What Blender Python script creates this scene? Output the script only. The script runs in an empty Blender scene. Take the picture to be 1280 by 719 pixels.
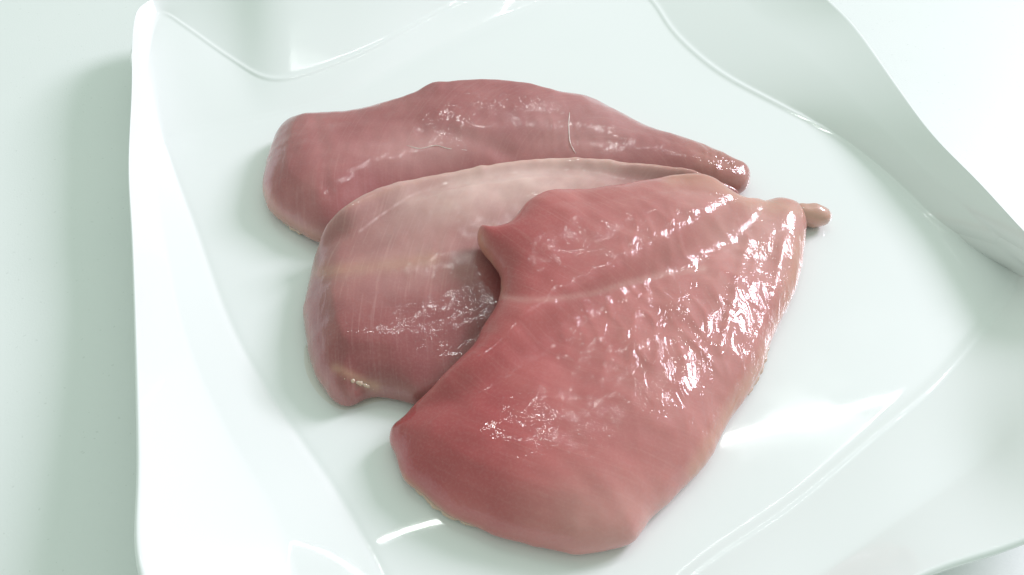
import bpy, math, random
import numpy as np
from mathutils import Vector
from mathutils.geometry import delaunay_2d_cdt

random.seed(4); RNG = np.random.default_rng(4)
SC = bpy.context.scene
COL = SC.collection

# ------------------------------------------------------------------ camera, world, lamps, exposure
F = 1000.0                      # focal length in photo pixels (photo is 1280 wide)
PITCH = math.radians(48.0)
DIST = 0.36
cam_d = bpy.data.cameras.new('camera'); cam = bpy.data.objects.new('camera', cam_d); COL.objects.link(cam)
cam_d.sensor_width = 36.0; cam_d.lens = 36.0 * F / 1280.0
cam_d.clip_start = 0.01; cam_d.clip_end = 50
CAM = np.array([0.0, -DIST * math.cos(PITCH), 0.012 + DIST * math.sin(PITCH)])
cam.location = CAM
cam.rotation_euler = (math.pi / 2 - PITCH, 0, 0)
SC.camera = cam

W = bpy.data.worlds.new('World'); SC.world = W; W.use_nodes = True
bg = W.node_tree.nodes['Background']
bg.inputs[0].default_value = (0.84, 1.03, 0.905, 1)     # pale walls and ceiling of the room all round
bg.inputs[1].default_value = 0.635

def area(name, loc, aim, sx, sy, power, col):
    l = bpy.data.lights.new(name, 'AREA'); l.shape = 'RECTANGLE'; l.size = sx; l.size_y = sy
    l.energy = power; l.color = col
    o = bpy.data.objects.new(name, l); COL.objects.link(o)
    o.location = loc
    o.rotation_euler = (Vector(aim) - Vector(loc)).to_track_quat('-Z', 'Y').to_euler()
    return o

# the window behind and to the right: three tall panes side by side
WDIR = Vector((0.70, 0.47, 0.535)).normalized()
WC = WDIR * 4.0
side = Vector((-WDIR.y, WDIR.x, 0)).normalized()
for off, w_ in ((-0.41, 0.37), (0.0, 0.37), (0.41, 0.37)):
    area('window_pane_light', WC + side * off, WC + side * off - WDIR, w_, 1.13, 38.5, (1.0, 0.93, 1.075))
# the fluorescent tube on the ceiling
area('tube_light', (0.80, 1.04, 1.7), (0.80, 1.04, 0), 2.3, 0.008, 5.6, (0.95, 1.0, 0.97)).rotation_euler = (0, 0, math.radians(18))

SC.view_settings.view_transform = 'Standard'; SC.view_settings.look = 'None'
SC.view_settings.exposure = 0.05; SC.view_settings.gamma = 1.0
SC.render.engine = 'CYCLES'
SC.cycles.use_denoising = True
SC.cycles.max_bounces = 10

# ------------------------------------------------------------------ geometry helpers
cp, sp_ = math.cos(PITCH), math.sin(PITCH)
RIGHT = np.array([1.0, 0, 0]); UP = np.array([0, sp_, cp]); FWD = np.array([0, cp, -sp_])

def ray(uv):
    uv = np.asarray(uv, float)
    a = (uv[..., 0] - 640.0) / F; b = -(uv[..., 1] - 359.5) / F
    return a[..., None] * RIGHT + b[..., None] * UP + FWD

def at(uv, z):
    """the point at height z seen at a place in the photograph"""
    d = ray(uv); z = np.asarray(z, float)
    t = (z - CAM[2]) / d[..., 2]
    return CAM + d * t[..., None]

def project(P):
    q = np.asarray(P) - CAM
    dz = q @ FWD
    return np.stack([640 + F * (q @ RIGHT) / dz, 359.5 - F * (q @ UP) / dz], -1)

def closed_curve(pts, n):
    """closed Catmull-Rom through pts, resampled to n points evenly by length (pts may hold extra columns)"""
    P = np.asarray(pts, float); m = len(P); out = []
    for i in range(m):
        p0, p1, p2, p3 = P[(i - 1) % m], P[i], P[(i + 1) % m], P[(i + 2) % m]
        for t in np.linspace(0, 1, 12, endpoint=False):
            out.append(0.5 * (2 * p1 + (p2 - p0) * t + (2 * p0 - 5 * p1 + 4 * p2 - p3) * t * t + (3 * p1 - p0 - 3 * p2 + p3) * t ** 3))
    out = np.array(out); c = np.vstack([out, out[:1]])
    L = np.concatenate([[0], np.cumsum(np.linalg.norm(np.diff(c[:, :2], axis=0), axis=1))])
    s = np.linspace(0, L[-1], n, endpoint=False)
    return np.stack([np.interp(s, L, c[:, k]) for k in range(c.shape[1])], 1)

def open_curve(pts, n):
    P = np.asarray(pts, float); P = np.vstack([2 * P[0] - P[1], P, 2 * P[-1] - P[-2]]); out = []
    for i in range(1, len(P) - 2):
        p0, p1, p2, p3 = P[i - 1], P[i], P[i + 1], P[i + 2]
        for t in np.linspace(0, 1, 12, endpoint=False):
            out.append(0.5 * (2 * p1 + (p2 - p0) * t + (2 * p0 - 5 * p1 + 4 * p2 - p3) * t * t + (3 * p1 - p0 - 3 * p2 + p3) * t ** 3))
    out.append(P[-2]); out = np.array(out)
    L = np.concatenate([[0], np.cumsum(np.linalg.norm(np.diff(out, axis=0), axis=1))])
    s = np.linspace(0, L[-1], n)
    return np.stack([np.interp(s, L, out[:, k]) for k in range(out.shape[1])], 1)

def make_mesh(name, V, Fc, mat, parent=None, smooth=True):
    me = bpy.data.meshes.new(name); me.from_pydata([tuple(v) for v in V], [], [tuple(int(i) for i in f) for f in Fc]); me.update()
    if smooth: me.polygons.foreach_set('use_smooth', [True] * len(me.polygons))
    o = bpy.data.objects.new(name, me); COL.objects.link(o)
    if mat: me.materials.append(mat)
    if parent: o.parent = parent; o.matrix_parent_inverse = parent.matrix_world.inverted()
    return o

def tube(name, P, R, mat, parent=None, seg=10):
    P = np.asarray(P, float); n = len(P); R = np.broadcast_to(np.asarray(R, float), (n,))
    V = []; Fc = []
    T = np.gradient(P, axis=0); T /= np.linalg.norm(T, axis=1)[:, None] + 1e-12
    for i in range(n):
        a = np.cross(T[i], [0, 0, 1.0]); a /= np.linalg.norm(a) + 1e-12; b = np.cross(a, T[i])
        for k in range(seg):
            an = 2 * math.pi * k / seg
            V.append(P[i] + R[i] * (a * math.cos(an) + b * math.sin(an)))
    for i in range(n - 1):
        for k in range(seg):
            Fc.append((i * seg + k, i * seg + (k + 1) % seg, (i + 1) * seg + (k + 1) % seg, (i + 1) * seg + k))
    Fc.append(tuple(range(seg))[::-1]); Fc.append(tuple((n - 1) * seg + k for k in range(seg)))
    return make_mesh(name, V, Fc, mat, parent)

def tag(o, label=None, cat=None, group=None, kind=None):
    if label: o['label'] = label
    if cat: o['category'] = cat
    if group: o['group'] = group
    if kind: o['kind'] = kind
    return o

# ------------------------------------------------------------------ materials
class NT:
    def __init__(s, name):
        s.m = bpy.data.materials.new(name); s.m.use_nodes = True; s.t = s.m.node_tree; s.n = s.t.nodes; s.l = s.t.links
        s.p = s.n['Principled BSDF']
    def node(s, typ, **kw):
        x = s.n.new(typ)
        for k, v in kw.items(): setattr(x, k, v)
        return x
    def link(s, a, b): s.l.new(a, b)
    def set(s, **kw):
        for k, v in kw.items(): s.p.inputs[k.replace('_', ' ')].default_value = v
    def val(s, sock, v):
        if hasattr(v, 'is_output'): s.link(v, sock)
        else: sock.default_value = v
    def math(s, op, a, b=0.5, clamp=False):
        x = s.node('ShaderNodeMath', operation=op, use_clamp=clamp); s.val(x.inputs[0], a); s.val(x.inputs[1], b); return x.outputs[0]
    def noise(s, vec, scale, detail=3, rough=0.55, dist=0.0):
        x = s.node('ShaderNodeTexNoise'); s.val(x.inputs['Vector'], vec)
        x.inputs['Scale'].default_value = scale; x.inputs['Detail'].default_value = detail
        x.inputs['Roughness'].default_value = rough; x.inputs['Distortion'].default_value = dist; return x.outputs['Fac']
    def mix(s, fac, a, b, blend='MIX'):
        x = s.node('ShaderNodeMix', data_type='RGBA', blend_type=blend)
        s.val(x.inputs[0], fac); s.val(x.inputs[6], a); s.val(x.inputs[7], b); return x.outputs[2]
    def ramp(s, fac, lo, hi):
        x = s.node('ShaderNodeMapRange'); x.interpolation_type = 'SMOOTHSTEP'; s.val(x.inputs[0], fac)
        x.inputs[1].default_value = lo; x.inputs[2].default_value = hi; return x.outputs[0]
    def bump(s, h, dist, strength=1.0, normal=None):
        x = s.node('ShaderNodeBump'); x.inputs['Strength'].default_value = strength; x.inputs['Distance'].default_value = dist
        s.link(h, x.inputs['Height'])
        if normal is not None: s.link(normal, x.inputs['Normal'])
        return x.outputs['Normal']
    def attr(s, name):
        x = s.node('ShaderNodeAttribute', attribute_name=name); return x

def porcelain():
    t = NT('white_porcelain'); g = t.node('ShaderNodeNewGeometry').outputs['Position']
    n1 = t.noise(g, 9, 2)
    c = t.mix(n1, (0.79, 0.80, 0.80, 1), (0.82, 0.825, 0.825, 1))
    t.link(c, t.p.inputs['Base Color'])
    t.set(Roughness=0.30, IOR=1.5)
    t.p.inputs['Coat Weight'].default_value = 0.8
    t.link(t.math('ADD', 0.03, t.math('MULTIPLY', t.ramp(t.noise(g, 22, 3), 0.42, 0.65), 0.10)), t.p.inputs['Coat Roughness'])
    t.link(t.bump(t.noise(g, 16, 2), 0.0005, 0.3), t.p.inputs['Coat Normal'])
    t.p.inputs['Specular IOR Level'].default_value = 0.15
    return t.m

def table_mat():
    t = NT('white_laminate'); g = t.node('ShaderNodeNewGeometry').outputs['Position']
    n = t.noise(g, 900, 3, 0.7); n2 = t.noise(g, 14, 3)
    c = t.mix(n2, (0.755, 0.775, 0.77, 1), (0.785, 0.795, 0.79, 1))
    spk = t.ramp(t.noise(g, 420, 1), 0.71, 0.76)
    c = t.mix(t.math('MULTIPLY', spk, 0.25), c, (0.45, 0.47, 0.45, 1))
    t.link(c, t.p.inputs['Base Color']); t.set(Roughness=0.42)
    t.link(t.bump(n, 0.0002, 0.35), t.p.inputs['Normal'])
    return t.m

def meat(name, deep, mid, pale, wet=1.0, seed=0.0):
    """raw wet poultry: fibre bands that follow the outline, pale membrane, yellowish fat, a wet film"""
    t = NT(name)
    pos = t.node('ShaderNodeNewGeometry').outputs['Position']
    sh = t.node('ShaderNodeVectorMath', operation='ADD'); t.link(pos, sh.inputs[0]); sh.inputs[1].default_value = (seed, seed * 1.7, 0); P = sh.outputs[0]
    fib = t.attr('fibre').outputs['Vector']                       # x across the fibres, y and z slow
    paleA = t.attr('pale').outputs['Fac']; fatA = t.attr('fat').outputs['Fac']; wrA = t.attr('wrinkle').outputs['Fac']
    f1 = t.noise(fib, 1.0, 2, 0.55); f2 = t.noise(fib, 0.28, 3, 0.5)
    blot = t.noise(P, 38, 3, 0.5)
    fine = t.noise(P, 900, 2, 0.6)
    c = t.mix(t.ramp(blot, 0.3, 0.72), deep, mid)
    c = t.mix(t.math('MULTIPLY', t.ramp(f2, 0.42, 0.75), 0.40), c, deep)
    c = t.mix(t.math('MULTIPLY', t.ramp(f1, 0.50, 0.78), 0.13), c, pale)
    c = t.mix(t.math('MULTIPLY', t.attr('rich').outputs['Fac'], t.math('ADD', 0.45, t.math('MULTIPLY', f2, 0.6)), True), c, tuple(q * 0.92 for q in deep[:3]) + (1,))
    pn = t.math('MULTIPLY', paleA, t.math('ADD', 0.55, t.math('MULTIPLY', t.noise(P, 70, 4), 0.9)), True)
    c = t.mix(pn, c, pale)
    fn = t.math('MULTIPLY', fatA, t.math('ADD', 0.35, t.noise(P, 160, 3)), True)
    c = t.mix(fn, c, (0.56, 0.33, 0.22, 1))
    c = t.mix(t.math('MULTIPLY', t.ramp(fine, 0.4, 0.75), 0.04), c, (0.8, 0.6, 0.55, 1))
    t.link(c, t.p.inputs['Base Color'])
    t.set(Roughness=0.5)
    t.p.inputs['Specular IOR Level'].default_value = 0.15
    t.p.inputs['Subsurface Weight'].default_value = 0.35
    t.p.inputs['Subsurface Radius'].default_value = (1.0, 0.35, 0.25)
    t.p.inputs['Subsurface Scale'].default_value = 0.005
    nb = t.bump(f1, 0.0003, 0.14)
    t.link(nb, t.p.inputs['Normal'])
    # the wet film: fine crinkles everywhere, long folds where the membrane is loose
    w1 = t.noise(P, 470, 1, 0.45, 0.9)
    mp = t.node('ShaderNodeMapping'); mp.inputs['Rotation'].default_value = (0, 0, math.radians(-14)); mp.inputs['Scale'].default_value = (1, 0.34, 0.6); t.link(P, mp.inputs['Vector'])
    w2 = t.noise(mp.outputs[0], 150, 3, 0.5, 1.0)
    gate = t.math('ADD', 0.30, t.math('MULTIPLY', t.ramp(t.noise(P, 60, 2), 0.45, 0.7), 0.7))
    h = t.math('ADD', t.math('MULTIPLY', w1, t.math('MULTIPLY', gate, 0.26)), t.math('MULTIPLY', w2, t.math('ADD', 0.25, t.math('MULTIPLY', wrA, 1.6))))
    cb = t.bump(h, 0.0022, 0.55)
    t.p.inputs['Coat Weight'].default_value = wet; t.p.inputs['Coat Roughness'].default_value = 0.045
    t.p.inputs['Coat IOR'].default_value = 1.5
    t.link(cb, t.p.inputs['Coat Normal'])
    return t.m

def simple(name, col, rough=0.35, coat=0.8, sss=0.3, nscale=300):
    t = NT(name); g = t.node('ShaderNodeNewGeometry').outputs['Position']
    n = t.noise(g, nscale, 3)
    d = tuple(x * 0.85 for x in col[:3]) + (1,)
    t.link(t.mix(n, d, col), t.p.inputs['Base Color']); t.set(Roughness=rough)
    t.p.inputs['Coat Weight'].default_value = coat; t.p.inputs['Coat Roughness'].default_value = 0.08
    t.p.inputs['Subsurface Weight'].default_value = sss; t.p.inputs['Subsurface Radius'].default_value = (1, .45, .3); t.p.inputs['Subsurface Scale'].default_value = 0.003
    t.link(t.bump(n, 0.0006, 0.5), t.p.inputs['Coat Normal'])
    return t.m

M_PORC = porcelain(); M_TABLE = table_mat()
M_FRONT = meat('raw_meat_front', (0.38, 0.064, 0.070, 1), (0.48, 0.112, 0.114, 1), (0.62, 0.33, 0.30, 1), 1.0, 0.0)
M_MID = meat('raw_meat_middle', (0.26, 0.062, 0.066, 1), (0.34, 0.102, 0.100, 1), (0.74, 0.50, 0.46, 1), 1.0, 3.1)
M_BACK = meat('raw_meat_back', (0.34, 0.098, 0.104, 1), (0.43, 0.155, 0.156, 1), (0.60, 0.34, 0.33, 1), 1.0, 7.7)
M_TENDON = simple('pale_tendon', (0.66, 0.46, 0.36, 1))
M_NUB = simple('tan_cartilage', (0.64, 0.35, 0.28, 1), 0.35, 1.0)
M_STRAND = simple('white_sinew', (0.88, 0.76, 0.70, 1), 0.3, 1.0, 0.0)

# ------------------------------------------------------------------ the table
tb = 3.0
V = []; Fc = []
xs = np.linspace(-tb, tb, 13)
V = [(x, y, z) for z in (0.0, -0.03) for y in xs for x in xs]
n = len(xs)
for j in range(n - 1):
    for i in range(n - 1):
        a = j * n + i; Fc.append((a, a + 1, a + n + 1, a + n)); b = a + n * n; Fc.append((b, b + n, b + n + 1, b + 1))
tag(make_mesh('tabletop', V, Fc, M_TABLE, None, False), kind='structure')

# ------------------------------------------------------------------ the plate
FLOOR = 0.0065
# spokes: crease of the well | knee of the rim, height mm | outer edge, height mm | bead of the crease
SP = [
 ((203,176),(184,80,19),(167,28,38),-0.55,0), ((215,170),(199,18,26),(184,2,33),0.2,0.6), ((260,160),(232,34,22),(235,-14,33),0.2,1),
 ((310,150),(290,75,14),(290,-28,37),0.2,1), ((350,141),(345,101,12),(340,-40,44),0.2,1), ((425,120),(425,78,12.5),(420,-55,45),0.25,1),
 ((490,88),(485,50,14),(500,-72,45),0.25,0.9), ((560,53),(560,8,16),(580,-88,44),0.3,0.5), ((660,10),(670,-38,18),(680,-108,43),0.4,0),
 ((735,-22),(785,-78,20),(800,-132,42),0.7,0), ((782,-24),(860,-90,20),(910,-145,38),1.5,0), ((815,2),(898,-55,21),(975,-78,37),1.5,0),
 ((842,42),(930,0,20),(1020,-15,34),1.5,0), ((897,90),(985,50,20),(1065,30,31),1.5,0), ((970,130),(1045,102,20),(1115,100,29.5),1.5,0),
 ((1045,171),(1108,165,19.5),(1165,168,29),1.5,0), ((1110,221),(1165,220,19.5),(1225,229,29.5),1.5,0), ((1165,274),(1222,274,20),(1279,288,32),1.5,0),
 ((1220,308),(1275,315,23),(1335,343,36),1.5,0), ((1260,328),(1325,355,25),(1400,405,41),1.5,0), ((1270,346),(1335,395,28),(1428,452,43),1.5,0),
 ((1263,364),(1325,445,28),(1402,545,42),1.5,0), ((1230,410),(1280,525,23),(1345,635,39),1.5,0), ((1170,478),(1215,585,15),(1262,678,35),1,0),
 ((1090,545),(1122,650,15),(1145,717,32),1,0), ((990,630),(1010,730,15),(1020,800,32),1,0), ((865,715),(890,830,18),(920,895,36),0.8,0),
 ((750,830),(780,950,18),(820,1010,36),0.6,0), ((650,920),(690,1040,18),(720,1110,37),0.4,0), ((585,885),(540,1000,18),(600,1120,37),0.08,0),
 ((540,820),(420,900,11),(420,1030,24),0.08,0), ((480,717),(385,780,11),(265,860,27),-0.55,0), ((420,613),(345,648,15),(178,719,41),-0.55,0),
 ((352,515),(285,545,14),(175,580,38),-0.55,0), ((290,410),(230,420,14),(171,430,32),-0.55,0), ((245,285),(205,290,15),(166,295,29),-0.55,0),
 ((222,225),(192,210,16),(161,205,32),-0.55,0), ((208,188),(184,130,17),(165,110,36),-0.55,0),
]
def build_plate():
    zc = FLOOR + 0.0004
    c1 = np.array([list(at(s[0], zc)) + [s[3]] for s in SP])
    ck = np.array([at(s[1][:2], s[1][2] * 1e-3) for s in SP])
    c2 = np.array([list(at(s[2][:2], s[2][2] * 1e-3)) + [s[4]] for s in SP])
    N = 420
    allc = np.hstack([c1, ck, c2])
    m = len(allc); out = []
    for i in range(N):
        t = i / N * m; k = int(t); t -= k
        p0, p1, p2, p3 = allc[(k - 1) % m], allc[k % m], allc[(k + 1) % m], allc[(k + 2) % m]
        out.append(0.5 * (2 * p1 + (p2 - p0) * t + (2 * p0 - 5 * p1 + 4 * p2 - p3) * t * t + (3 * p1 - p0 - 3 * p2 + p3) * t ** 3))
    out = np.array(out)
    # the spokes are uneven: even the rim out along its length
    ker = np.exp(-0.5 * (np.arange(-6, 7) / 2.2) ** 2); ker /= ker.sum()
    sm = sum(np.roll(out, k - 6, axis=0) * ker[k] for k in range(13)); out = sm
    C1, bead, CK, C2, kbead = out[:, :3], out[:, 3], out[:, 4:7], out[:, 7:10], out[:, 10]
    ctr = C1.mean(0); ctr[2] = FLOOR
    C0 = ctr + (C1 - ctr) * 0.70; C0[:, 2] = FLOOR
    # radial profile, dense, then rounded
    ss = np.concatenate([np.linspace(0, 1, 14)[:-1], np.linspace(1, 2, 40)[:-1], np.linspace(2, 3, 44)[:-1], np.linspace(3, 4, 44)])
    prof = np.zeros((len(ss), N, 3))
    for j, s in enumerate(ss):
        k = min(int(s), 3); f = s - k
        a, b = ((np.repeat(ctr[None], N, 0), C0), (C0, C1), (C1, CK), (CK, C2))[k]
        prof[j] = a + (b - a) * f
        if k == 1: prof[j, :, 2] = FLOOR + (zc - FLOOR) * f * f
        if k == 3: prof[j, :, 2] = a[:, 2] + (b[:, 2] - a[:, 2]) * (0.80 * f + 0.20 * f * f)
    st = 13
    for it in range(7):
        p = prof.copy()
        prof[st + 1:-1] = 0.25 * p[st:-2] + 0.5 * p[st + 1:-1] + 0.25 * p[st + 2:]
    # the raised bead of the crease
    d = np.linalg.norm(prof[:, :, :2] - C1[None, :, :2], axis=2)
    prof[:, :, 2] += 0.00055 * bead[None] * np.exp(-(d / 0.0016) ** 2)
    d = np.linalg.norm(prof[:, :, :2] - CK[None, :, :2], axis=2)
    prof[:, :, 2] += 0.0006 * np.clip(kbead, 0, 1)[None] * np.exp(-(d / 0.0015) ** 2)
    e = np.clip((ss - 3.9) / 0.1, 0, 1)
    V = []; rows = []
    for j in range(len(ss)):
        rows.append(len(V)); V += list(prof[j])
    # over the lip and back underneath
    outw = C2[:, :2] - CK[:, :2]; outw /= np.linalg.norm(outw, axis=1)[:, None]
    th = 0.0042
    for k in range(1, 9):
        a = math.pi * k / 8
        q = prof[-1].copy(); q[:, :2] += outw * (th / 2) * math.sin(a); q[:, 2] += -th / 2 + th / 2 * math.cos(a)
        rows.append(len(V)); V += list(q)
    for j in range(len(ss) - 2, 0, -3):
        q = prof[j].copy(); q[:, 2] -= th * (1.0 + 0.25 * (4 - ss[j]) / 4)
        q[:, 2] = np.maximum(q[:, 2], 0.0006)
        rows.append(len(V)); V += list(q)
    Fc = []
    for r in range(len(rows) - 1):
        a, b = rows[r], rows[r + 1]
        for i in range(N):
            i2 = (i + 1) % N
            if r == 0: Fc.append((a + i, b + i, b + i2)) if False else Fc.append((a + i, b + i, b + i2, a + i2))
            else: Fc.append((a + i, b + i, b + i2, a + i2))
    return V, Fc
PV, PF = build_plate()
plate = make_mesh('plate', PV, PF, M_PORC)
import bmesh
bm = bmesh.new(); bm.from_mesh(plate.data); bmesh.ops.remove_doubles(bm, verts=bm.verts, dist=1e-6); bmesh.ops.recalc_face_normals(bm, faces=bm.faces)
bm.to_mesh(plate.data); bm.free()
plate.data.polygons.foreach_set('use_smooth', [True] * len(plate.data.polygons))
tag(plate, 'white glazed porcelain plate, square with wavy raised rim, holding the raw meat', 'plate')

# ------------------------------------------------------------------ the meat
GX = np.arange(-0.20, 0.2001, 0.001); GY = np.arange(-0.16, 0.2001, 0.001)
XX, YY = np.meshgrid(GX, GY)

def blur(A, sig):
    r = int(3 * sig) + 1; k = np.exp(-0.5 * (np.arange(-r, r + 1) / sig) ** 2); k /= k.sum()
    B = np.pad(A, r, mode='edge')
    B = np.apply_along_axis(lambda v: np.convolve(v, k, 'valid'), 0, B)
    return np.apply_along_axis(lambda v: np.convolve(v, k, 'valid'), 1, B)

def samp(A, x, y):
    fx = np.clip((x - GX[0]) / 0.001, 0, len(GX) - 1.001); fy = np.clip((y - GY[0]) / 0.001, 0, len(GY) - 1.001)
    i = fx.astype(int); j = fy.astype(int); a = fx - i; b = fy - j
    return (A[j, i] * (1 - a) + A[j, i + 1] * a) * (1 - b) + (A[j + 1, i] * (1 - a) + A[j + 1, i + 1] * a) * b

def poly_dist(x, y, poly):
    """signed distance to the closed outline, positive inside"""
    x = x.ravel(); y = y.ravel(); d2 = np.full(x.shape, 1e9); ins = np.zeros(x.shape, bool)
    A = poly; B = np.roll(poly, -1, 0)
    for (ax, ay), (bx, by) in zip(A, B):
        ex, ey = bx - ax, by - ay; t = np.clip(((x - ax) * ex + (y - ay) * ey) / (ex * ex + ey * ey + 1e-18), 0, 1)
        d2 = np.minimum(d2, (x - ax - t * ex) ** 2 + (y - ay - t * ey) ** 2)
        if ay != by:
            c = ((ay > y) != (by > y)) & (x < (bx - ax) * (y - ay) / (by - ay) + ax); ins ^= c
    d = np.sqrt(d2); return np.where(ins, d, -d)

class Breast: pass

def solve(outline, S, H, R, humps, edge=0.004, blur_mm=6, power=2.0, iters=5, tilt=(0, 0)):
    """outline: the seen contour in the photo (u, v[, edge height mm]). Finds the outline on the ground so that the
    rounded body seen from the camera has that contour, with its underside lying on the surface S."""
    o = [(p[0], p[1], (p[2] if len(p) > 2 else edge * 1e3) * 1e-3) for p in outline]
    C = closed_curve(o, 220); uv = C[:, :2].copy(); eh = C[:, 2]
    Sb = S.copy()
    for k in range(-blur_mm, blur_mm + 1): Sb = np.maximum(Sb, np.roll(S, k, 0))
    Sd = Sb.copy()
    for k in range(-blur_mm, blur_mm + 1): Sb = np.maximum(Sb, np.roll(Sd, k, 1))
    Sb = np.maximum(blur(Sb, blur_mm * 0.55), S)
    tgt = uv.copy()
    tn = np.roll(tgt, -1, 0) - np.roll(tgt, 1, 0); nrm = np.stack([tn[:, 1], -tn[:, 0]], 1); nrm /= np.linalg.norm(nrm, axis=1)[:, None]
    area2 = np.sum(tgt[:, 0] * np.roll(tgt[:, 1], -1) - np.roll(tgt[:, 0], -1) * tgt[:, 1])
    if area2 < 0: nrm = -nrm                                          # outward in the photo
    def place(uv):
        zs = np.arange(0.09, -0.001, -0.0002)
        P = at(np.repeat(uv[:, None], len(zs), 1), np.repeat(zs[None], len(uv), 0))
        hit = P[:, :, 2] <= samp(Sb, P[:, :, 0], P[:, :, 1]) + eh[:, None]
        k = np.argmax(hit, 1); return P[np.arange(len(uv)), k]
    b = Breast()
    hum = np.zeros_like(XX)
    for (u, v, r, a) in humps:
        c = at((u, v), 0.03); rr = r
        hum += a * 1e-3 * np.exp(-((XX - c[0]) ** 2 + (YY - c[1]) ** 2) / (rr * 1e-3) ** 2)
    pc = at(tgt, 0.02); tcx, tcy = pc[:, 0].mean(), pc[:, 1].mean()
    hum += tilt[0] * 0.03 * np.tanh((XX - tcx) / 0.03) + tilt[1] * (YY - tcy) * np.clip(1.6 - np.abs(XX - tcx) / 0.05, 0.15, 1)
    shift = np.zeros(len(uv))
    for it in range(iters + 1):
        B3 = place(tgt - nrm * shift[:, None])
        ker = np.array([1, 2, 3, 2, 1.]); ker /= ker.sum()
        B3 = sum(np.roll(B3, k - 2, 0) * ker[k] for k in range(5))
        d = poly_dist(XX, YY, B3[:, :2]).reshape(XX.shape)
        dp = np.clip(d, 0, None); ds = blur(np.minimum(dp, R), 4)
        w = np.clip(dp / 0.012, 0, 1); w = w * w * (3 - 2 * w); dd = dp * (1 - w) + ds * w
        f = np.clip(dd / R, 0, 1)
        prof = (1 - (1 - f) ** power) ** (1 / power)
        eg = np.zeros_like(XX)
        # edge height spread inward from the nearest outline point
        top = Sb + edge + (H - edge) * prof + hum * np.clip(dp / 0.015, 0, 1)
        b.poly, b.B3, b.d, b.dd, b.top, b.Sb, b.S = B3[:, :2], B3, d, dd, top, Sb, S
        if it == iters: break
        # how far does the body stick out beyond the contour?
        cen = np.roll(B3, -1, 0)[:, :2] - np.roll(B3, 1, 0)[:, :2]; nw = np.stack([cen[:, 1], -cen[:, 0]], 1); nw /= np.linalg.norm(nw, axis=1)[:, None] + 1e-12
        if np.sum(B3[:, 0] * np.roll(B3[:, 1], -1) - np.roll(B3[:, 0], -1) * B3[:, 1]) < 0: nw = -nw
        ts = np.arange(0, 0.03, 0.0005)
        X = B3[:, None, 0] - nw[:, None, 0] * ts; Y = B3[:, None, 1] - nw[:, None, 1] * ts
        Z = samp(top, X, Y); Z[:, 0] = B3[:, 2]
        q = project(np.stack([X, Y, Z], -1)); ex = np.max(np.sum((q - tgt[:, None]) * nrm[:, None], 2), 1)
        shift = shift + 0.7 * ex
        shift = sum(np.roll(shift, k - 2) * ker[k] for k in range(5))
    b.H, b.R, b.edge, b.power, b.hum, b.eh = H, R, edge, power, hum, eh
    return b

def top_at(b, x, y, d):
    dsm = samp(blur(np.minimum(np.clip(b.d, 0, None), b.R), 4), x, y)
    w = np.clip(d / 0.012, 0, 1); w = w * w * (3 - 2 * w); dd = d * (1 - w) + dsm * w
    f = np.clip(dd / b.R, 0, 1); prof = (1 - (1 - f) ** b.power) ** (1 / b.power)
    return samp(b.Sb, x, y) + b.edge + (b.H - b.edge) * prof + samp(b.hum, x, y) * np.clip(d / 0.015, 0, 1)

def soft_noise(x, y, scale, seed):
    r = np.random.default_rng(seed); s = np.zeros_like(x)
    for k in range(14):
        a = r.uniform(0, 2 * math.pi); f = scale * r.uniform(0.5, 1.6); s += np.sin((x * math.cos(a) + y * math.sin(a)) * f + r.uniform(0, 6.28))
    return s / 5.0

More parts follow.
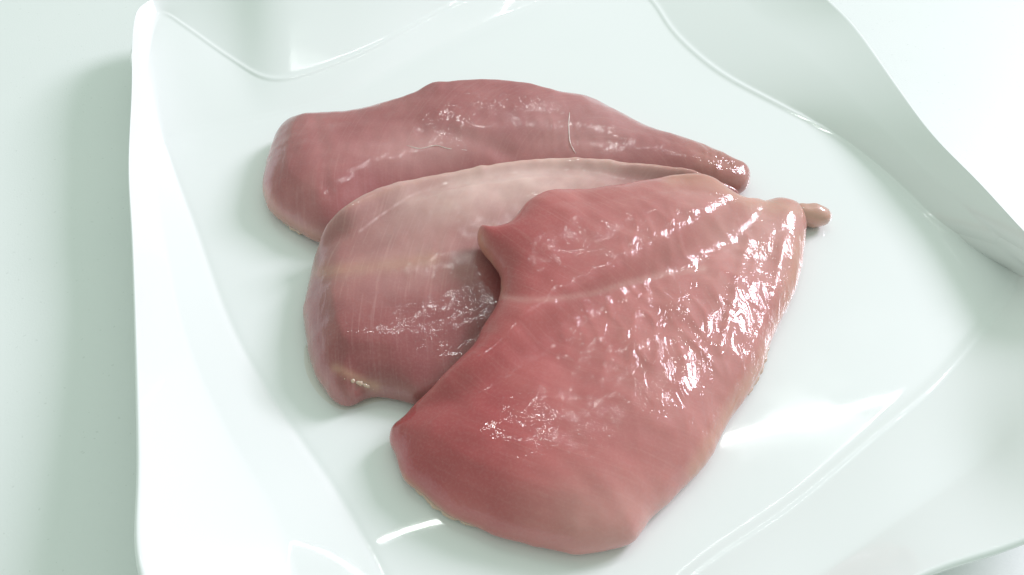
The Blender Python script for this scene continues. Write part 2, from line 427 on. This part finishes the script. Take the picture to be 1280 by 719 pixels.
def build_breast(name, b, mat, pale, fat, wrinkle, seed, fc, rich, grooves=(), step=0.0011, base=0.0002):
    poly = closed_curve(b.poly, 520)
    nw = np.roll(poly, -1, 0) - np.roll(poly, 1, 0); nw = np.stack([nw[:, 1], -nw[:, 0]], 1); nw /= np.linalg.norm(nw, axis=1)[:, None]
    if np.sum(poly[:, 0] * np.roll(poly[:, 1], -1) - np.roll(poly[:, 0], -1) * poly[:, 1]) < 0: nw = -nw
    poly = poly + nw * (0.00010 * soft_noise(poly[:, 0], poly[:, 1], 900, seed + 3) + 0.00022 * soft_noise(poly[:, 0], poly[:, 1], 350, seed + 4))[:, None]
    pts = [poly]
    rings = (0.00012, 0.0004, 0.0008, 0.0014, 0.0021)
    for r in rings:
        q = poly - nw * r; dq = poly_dist(q[:, 0], q[:, 1], poly); pts.append(q[dq > r * 0.85])
    gx = np.arange(poly[:, 0].min(), poly[:, 0].max(), step); gy = np.arange(poly[:, 1].min(), poly[:, 1].max(), step)
    g = np.stack(np.meshgrid(gx, gy), -1); g[::2, :, 0] += step / 2; g = g.reshape(-1, 2)
    gd = poly_dist(g[:, 0], g[:, 1], poly); pts.append(g[gd > 0.0028])
    P = np.vstack(pts); nb = len(poly)
    res = delaunay_2d_cdt([Vector(p) for p in P], [], [list(range(nb)) if np.sum(poly[:, 0] * np.roll(poly[:, 1], -1) - np.roll(poly[:, 0], -1) * poly[:, 1]) > 0 else list(range(nb))[::-1]], 1, 1e-9)
    Q = np.array([tuple(v) for v in res[0]]); tri = [tuple(f) for f in res[2]]
    d = np.clip(poly_dist(Q[:, 0], Q[:, 1], poly), 0, None); d[d < 2e-6] = 0
    x, y = Q[:, 0], Q[:, 1]
    zt = top_at(b, x, y, d)
    inw = np.clip(d / 0.006, 0, 1)
    zt = zt + inw * (0.0004 * soft_noise(x, y, 190, seed) + 0.00016 * soft_noise(x, y, 520, seed + 1))
    uvp = project(np.stack([x, y, zt], 1))
    for (path, wid, dep) in grooves:
        gp = at(open_curve(path, 60), 0.03)
        c = open_curve(path, 60)
        dm = np.min(np.linalg.norm(uvp[:, None] - c[None], axis=2), 1)
        zt = zt + inw * dep * 1e-3 * np.exp(-(dm / wid) ** 2)
    W = wrinkle(uvp, d)
    # loose membrane folds on the surface itself
    wa = math.radians(-14); xa = x * math.cos(wa) - y * math.sin(wa); ya = x * math.sin(wa) + y * math.cos(wa)
    warp = 0.004 * soft_noise(x, y, 120, seed + 7)
    a = soft_noise((xa + warp), ya * 0.28, 620, seed + 5) + 0.35 * soft_noise(x, y, 300, seed + 6)
    zt = zt + inw * W * 0.00033 * (1 - np.abs(np.tanh(a * 1.3)) * 2)
    sb = samp(b.Sb, x, y); s0 = samp(b.S, x, y)
    lip = np.clip(1 - d / 0.0055, 0, 1)
    zb = s0 + base + (sb - s0 + b.edge - base) * (1 - np.sqrt(np.clip(1 - lip ** 2, 0, 1)))
    zb = np.minimum(zb, zt - 0.0001 * (d > 0)); on = d == 0; zb[on] = zt[on]
    n = len(Q)
    idx = np.where(on, np.arange(n), np.arange(n) + n)
    V = np.vstack([np.stack([x, y, zt], 1), np.stack([x, y, zb], 1)])
    Fc = tri + [tuple(int(idx[i]) for i in f[::-1]) for f in tri]
    used = np.zeros(2 * n, bool); used[[i for f in Fc for i in f]] = True
    remap = np.cumsum(used) - 1
    V = V[used]; Fc = [tuple(int(remap[i]) for i in f) for f in Fc]
    o = make_mesh(name, V, Fc, mat)
    me = o.data
    dd2 = np.concatenate([d, d])[used]
    uv2 = np.concatenate([uvp, uvp])[used]
    fcw = at(fc, 0.02)
    fv = np.stack([np.hypot(V[:, 0] - fcw[0], V[:, 1] - fcw[1]) * 800 + 0.9 * soft_noise(V[:, 0], V[:, 1], 70, seed + 9), V[:, 0] * 45 + seed, V[:, 1] * 45], 1)
    at_ = me.attributes.new('fibre', 'FLOAT_VECTOR', 'POINT'); at_.data.foreach_set('vector', fv.astype(np.float32).ravel())
    for nm, fn in (('rich', rich), ('pale', pale), ('fat', fat), ('wrinkle', wrinkle)):
        a_ = me.attributes.new(nm, 'FLOAT', 'POINT'); a_.data.foreach_set('value', np.clip(fn(uv2, dd2), 0, 1).astype(np.float32))
    # record the finished top for whatever lies on it
    b.ztop = top_at(b, XX.ravel(), YY.ravel(), np.clip(b.d.ravel(), 0, None)).reshape(XX.shape)
    b.ztop = np.where(b.d > 0, b.ztop + 0.0005, b.S)
    return o

def blob(uv, c, rx, ry, ang=0.0):
    a = math.radians(ang); dx = uv[:, 0] - c[0]; dy = uv[:, 1] - c[1]
    X = dx * math.cos(a) + dy * math.sin(a); Y = -dx * math.sin(a) + dy * math.cos(a)
    return np.exp(-(X / rx) ** 2 - (Y / ry) ** 2)
def near(uv, path, w):
    c = open_curve(path, 60); return np.exp(-(np.min(np.linalg.norm(uv[:, None] - c[None], axis=2), 1) / w) ** 2)

def rooted(flesh):
    """an Empty at the foot of the piece that carries its parts"""
    v = np.array([tuple(q.co) for q in flesh.data.vertices]); c = v.mean(0); c[2] = v[:, 2].min()
    r = bpy.data.objects.new('chicken_breast', None); COL.objects.link(r); r.location = c; r.empty_display_size = 0.01
    bpy.context.view_layer.update()
    flesh.parent = r; flesh.matrix_parent_inverse = r.matrix_world.inverted(); return r

BACK = [(398,300),(373,288),(351,273),(336,261.5),(328,237),(331,211),(339,183),(348,161),(361,149),(376,142),(398,140),(423,139.5),(451,135),(483,126),(508,119),
 (533,106.6),(555,102),(586,99.4),(617,99.4),(649,102),(674,107),(700,115),(730,119),(755,129),(785,145),(815,159),(850,170),(880,180),(910,194),(932,207),(939,220),(931,236),
 (900,240),(840,230),(760,222),(680,220),(600,231),(530,246),(470,272),(430,298)]
MID = [(521,505),(506,501),(483,496),(461,496),(445,504),(428,507),(414,497),(400,478),(388,454),(383,426),(379,397),(380,378),(386,355),(391,331),(398,307),(407,284),(431,258),(464,239),
 (502,227),(549,218),(596,208),(643,202),(680,198),(730,198),(786,203),(843,209),(875,216),(905,230),(925,246),(905,280),(850,320),(780,360),(710,400),(650,440),(590,485)]
FRONT = [(595,290,3.2),(600,285,3.2),(620,283),(636,279),(642,272),(655,256),(674,243),(693,237),(730,236),(768,231),(805,225.5),(835,220),(858,217),(880,218),(899,226),(914,237),(929,246),(948,248),(974,247),(993,252),(1004,262),
 (1008,284),(1004,314),(999,348),(990,372),(976,400),(962,432),(950,467),(930,502),(912,525),(900,550),(887,575),(865,600),(840,625),(812,650),(796,674),(775,683),(730,692.5),(695,687.5),(650,678),(620,668.5),(601,661),
 (583,652),(560,643),(541,629),(519,610),(504,599),(498,580),(492,565),(486,543),(493,531),(507,518),(522,501),(538,486),(564,458),(590,433),(600,415),(617,389,3.2),(625,366,3.2),(624,348,3.2),(617,333,3.2),(606,320,3.2),(597,306,3.2)]

S0 = np.full_like(XX, FLOOR)
b1 = solve(BACK, S0, 0.021, 0.026, [(400,200,22,2), (600,140,30,1.5), (640,180,14,-1.0), (850,195,14,1.0)], edge=0.006, tilt=(-0.08, 0.20))
back = build_breast('flesh', b1, M_BACK,
    lambda uv, d: 0.55 * blob(uv, (540, 185), 80, 28, -8) + 0.45 * blob(uv, (740, 160), 90, 45) + 0.35 * np.exp(-(d / 0.003) ** 2),
    lambda uv, d: 0.3 * blob(uv, (905, 205), 60, 25, 30) + 0.35 * near(uv, [(398,296),(351,273),(330,240)], 8),
    lambda uv, d: 0.55 * blob(uv, (890, 200), 60, 25, 30) + 0.3 * blob(uv, (690, 160), 45, 40), 11, (760, 230), lambda uv, d: 0.5 * blob(uv, (365, 190), 28, 45) + 0.4 * blob(uv, (610, 150), 45, 18),
    grooves=[([(560,165),(600,175),(630,190)], 12, -1.2), ([(395,150),(402,190),(410,240)], 9, -0.5)])
back = rooted(back); tag(back, 'dark pink raw chicken breast at the back of the pile, farthest from the viewer', 'chicken breast', 'raw chicken breasts piled on the plate')

b2 = solve(MID, b1.ztop, 0.017, 0.020, [(440,400,26,5), (430,482,11,-3.5), (640,225,30,1), (760,230,40,1), (750,360,36,-7), (850,310,30,-5), (650,445,22,-4)], edge=0.004, blur_mm=7, tilt=(-0.09, 0.09))
mid = build_breast('flesh', b2, M_MID,
    lambda uv, d: 0.85 * blob(uv, (640, 225), 190, 50, -8) + 0.25 * blob(uv, (510, 330), 100, 45, -10) + 0.2 * np.exp(-(d / 0.0035) ** 2),
    lambda uv, d: 0.35 * near(uv, [(400,340),(460,335),(540,325)], 9) + 0.6 * near(uv, [(420,460),(455,478),(470,484)], 6) + 0.25 * near(uv, [(431,258),(549,218),(680,198),(786,203),(880,216)], 4),
    lambda uv, d: 0.25 * blob(uv, (540, 310), 60, 60), 23, (1050, 380), lambda uv, d: np.clip(0.5 * blob(uv, (490, 450), 120, 55) + 0.7 * blob(uv, (590, 395), 55, 60), 0, 1),
    grooves=[([(395,460),(440,470),(472,490)], 7, 0.3), ([(410,330),(500,326),(560,315)], 12, 0.4), ([(425,440),(500,435),(580,420)], 14, -0.5)])
mid = rooted(mid); tag(mid, 'palest raw chicken breast, in the middle between the other two', 'chicken breast', 'raw chicken breasts piled on the plate')

b3 = solve(FRONT, np.maximum(b1.ztop, b2.ztop), 0.021, 0.030, [(800,460,50,3), (620,560,40,2), (960,300,22,-3), (850,240,34,-4), (720,250,26,-3)], edge=0.005, blur_mm=7)
SEAM = [(628,371),(660,374),(700,372),(740,366),(790,352),(840,340),(880,335)]
front = build_breast('flesh', b3, M_FRONT,
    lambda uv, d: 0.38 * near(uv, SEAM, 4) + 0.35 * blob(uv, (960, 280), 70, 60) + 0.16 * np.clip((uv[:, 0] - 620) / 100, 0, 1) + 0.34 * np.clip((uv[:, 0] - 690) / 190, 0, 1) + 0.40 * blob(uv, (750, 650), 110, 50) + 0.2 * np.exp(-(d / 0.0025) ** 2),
    lambda uv, d: 0.5 * near(uv, [(1000,300),(985,380),(955,450),(910,520),(870,590)], 12) + 0.6 * near(uv, [(496,592),(520,613),(560,646),(600,664)], 5) + 0.5 * near(uv, [(596,292),(612,330),(622,360)], 7) + 0.45 * near(uv, [(840,222),(880,224),(930,248),(1000,262)], 12),
    lambda uv, d: np.clip(blob(uv, (900, 420), 110, 130, 20) + 0.8 * blob(uv, (790, 410), 90, 60) + 0.5 * blob(uv, (830, 290), 80, 40), 0, 1), 37, (850, 190), lambda uv, d: np.clip(0.9 * blob(uv, (560, 560), 105, 75, 35) + 0.45 * near(uv, [(625,370),(604,430),(560,490)], 40) + 0.3 * blob(uv, (660, 280), 45, 35), 0, 1),
    grooves=[(SEAM, 9, -0.5), ([(628,388),(700,392),(780,380)], 16, 0.3), ([(980,300),(965,380),(930,460),(890,530)], 6, 0.8), ([(935,300),(915,380),(900,440)], 6, 0.6)])
front = rooted(front); tag(front, 'large glossy raw chicken breast in front with a tan nub at its tip', 'chicken breast', 'raw chicken breasts piled on the plate')

# ---- parts of the breasts
def on_top(path, n, lift):
    """a path over the finished meat, given by its place in the photo"""
    c = open_curve(path, n); top = np.maximum(np.maximum(b1.ztop, b2.ztop), b3.ztop)
    zs = np.arange(0.09, 0.0, -0.0002)
    P = at(np.repeat(c[:, None], len(zs), 1), np.repeat(zs[None], n, 0))
    hit = P[:, :, 2] <= samp(top, P[:, :, 0], P[:, :, 1]); k = np.argmax(hit, 1)
    Q = P[np.arange(n), k]; Q[:, 2] += lift - 0.0005; return Q

# clear juice that has run out on to the glaze
def juice_mat():
    m = bpy.data.materials.new('meat_juice'); m.use_nodes = True; n = m.node_tree.nodes; l = m.node_tree.links
    n.remove(n['Principled BSDF'])
    tr = n.new('ShaderNodeBsdfTransparent'); tr.inputs[0].default_value = (0.97, 0.945, 0.92, 1)
    gl = n.new('ShaderNodeBsdfGlossy'); gl.inputs['Roughness'].default_value = 0.03
    fr = n.new('ShaderNodeValue'); fr.outputs[0].default_value = 0.05
    tc = n.new('ShaderNodeNewGeometry'); nz = n.new('ShaderNodeTexNoise'); nz.inputs['Scale'].default_value = 260; l.new(tc.outputs['Position'], nz.inputs['Vector'])
    bp = n.new('ShaderNodeBump'); bp.inputs['Distance'].default_value = 0.0004; bp.inputs['Strength'].default_value = 0.5; l.new(nz.outputs['Fac'], bp.inputs['Height'])
    l.new(bp.outputs[0], gl.inputs['Normal'])
    mx = n.new('ShaderNodeMixShader'); l.new(fr.outputs[0], mx.inputs[0]); l.new(tr.outputs[0], mx.inputs[1]); l.new(gl.outputs[0], mx.inputs[2])
    l.new(mx.outputs[0], n['Material Output'].inputs[0]); return m
M_JUICE = juice_mat()
def puddle(outline, h, label):
    c = closed_curve(outline, 90); P = at(c, FLOOR + 0.0001); ctr = P.mean(0); V = []; Fc = []; n = len(P)
    nw = np.roll(P, -1, 0) - np.roll(P, 1, 0); nw = np.stack([-nw[:, 1], nw[:, 0]], 1); nw /= np.linalg.norm(nw, axis=1)[:, None]
    if np.sum(P[:, 0] * np.roll(P[:, 1], -1) - np.roll(P[:, 0], -1) * P[:, 1]) < 0: nw = -nw
    pts = [P[:, :2]] + [P[:, :2] + nw * r for r in (0.0003, 0.0008, 0.0014)]
    hs = (0.0, 0.55, 0.88, 1.0)
    for q, k in zip(pts, hs): V += [(a, b, FLOOR + 0.0001 + h * k) for a, b in q]
    for r in range(len(pts) - 1):
        for i in range(n): Fc.append((r * n + i, r * n + (i + 1) % n, (r + 1) * n + (i + 1) % n, (r + 1) * n + i))
    Fc.append(tuple((len(pts) - 1) * n + i for i in range(n)))
    if np.sum(P[:, 0] * np.roll(P[:, 1], -1) - np.roll(P[:, 0], -1) * P[:, 1]) < 0: Fc = [f[::-1] for f in Fc]
    o = make_mesh('juice_puddle', V, Fc, M_JUICE)
    tag(o, label, 'puddle', 'clear juice on the plate'); return o
puddle([(384,430),(380,450),(386,474),(402,497),(426,512),(450,509),(478,501),(505,504),(524,511),(540,500),(500,480),(440,480),(405,460)], 0.0006, 'clear juice along the lower left edge of the pale middle chicken breast')

# cartilage nub at the tip of the front breast
pn = at(open_curve([(984,268),(998,269),(1012,271),(1026,273),(1037,274)], 14), np.linspace(0.0125, 0.0105, 14))
pn[:, 2] = np.linspace(FLOOR + 0.0065, FLOOR + 0.0056, 14)
nub = tube('cartilage_nub', pn, np.array([2.5,3.5,4.4,5.0,5.4,5.6,5.7,5.9,5.9,5.7,5.3,4.6,3.4,1.5]) * 1e-3, M_NUB, front, 16)
for v in nub.data.vertices:
    x, y, z = v.co; w_ = 0.00013 * (math.sin(x * 900 + y * 400) + math.sin(y * 1300 - z * 700))
    v.co.z += w_ * 1.3; v.co.y += w_
nub['label'] = 'tan cartilage nub at the tip'
tube('sinew', on_top([(712,140),(711,158),(713,178),(720,192)], 14, 0.0002), np.array([.6,1,1.2,1,.8,1,1.1,.9,1.2,1,.8,1,.7,.4]) * 0.00018, M_STRAND, back, 8)
tube('sinew', on_top([(508,181),(525,185),(545,181),(560,185),(584,187)], 18, 0.0001), np.array([.4,.7,1,1.2,.9,1,.8,1.1,1,.7,.9,1.1,1,.8,1,1.1,.7,.4]) * 0.00017, M_STRAND, back, 8)

# strips of yellowish fat left along the cut edges
M_FAT = simple('yellowish_fat', (0.62, 0.43, 0.33, 1), 0.4, 0.7, 0.4, 500)
def fat_strip(path, r, parent, lift, n=26):
    P = on_top(path, n, lift) if lift is not None else at(open_curve(path, n), FLOOR + 0.0022)
    k = np.linspace(0, 1, n); rr = r * (0.25 + 0.75 * np.sin(math.pi * k)) * (1 + 0.30 * np.sin(k * 31 + path[0][0]) + 0.2 * np.sin(k * 57 + 1))
    return tube('fat_strip', P, rr, M_FAT, parent, 10)
fat_strip([(504,596),(522,611),(543,630),(562,643),(584,653),(606,661)], 0.0013, front, None)
fat_strip([(935,494),(946,472),(955,450),(962,428)], 0.0011, front, None)
fat_strip([(425,470),(440,474),(455,479),(470,486)], 0.0009, mid, -0.00055)
fat_strip([(345,270),(358,279),(373,289.5),(392,295)], 0.0010, back, None)

print('verts', sum(len(o.data.vertices) for o in bpy.data.objects if o.type == 'MESH'))
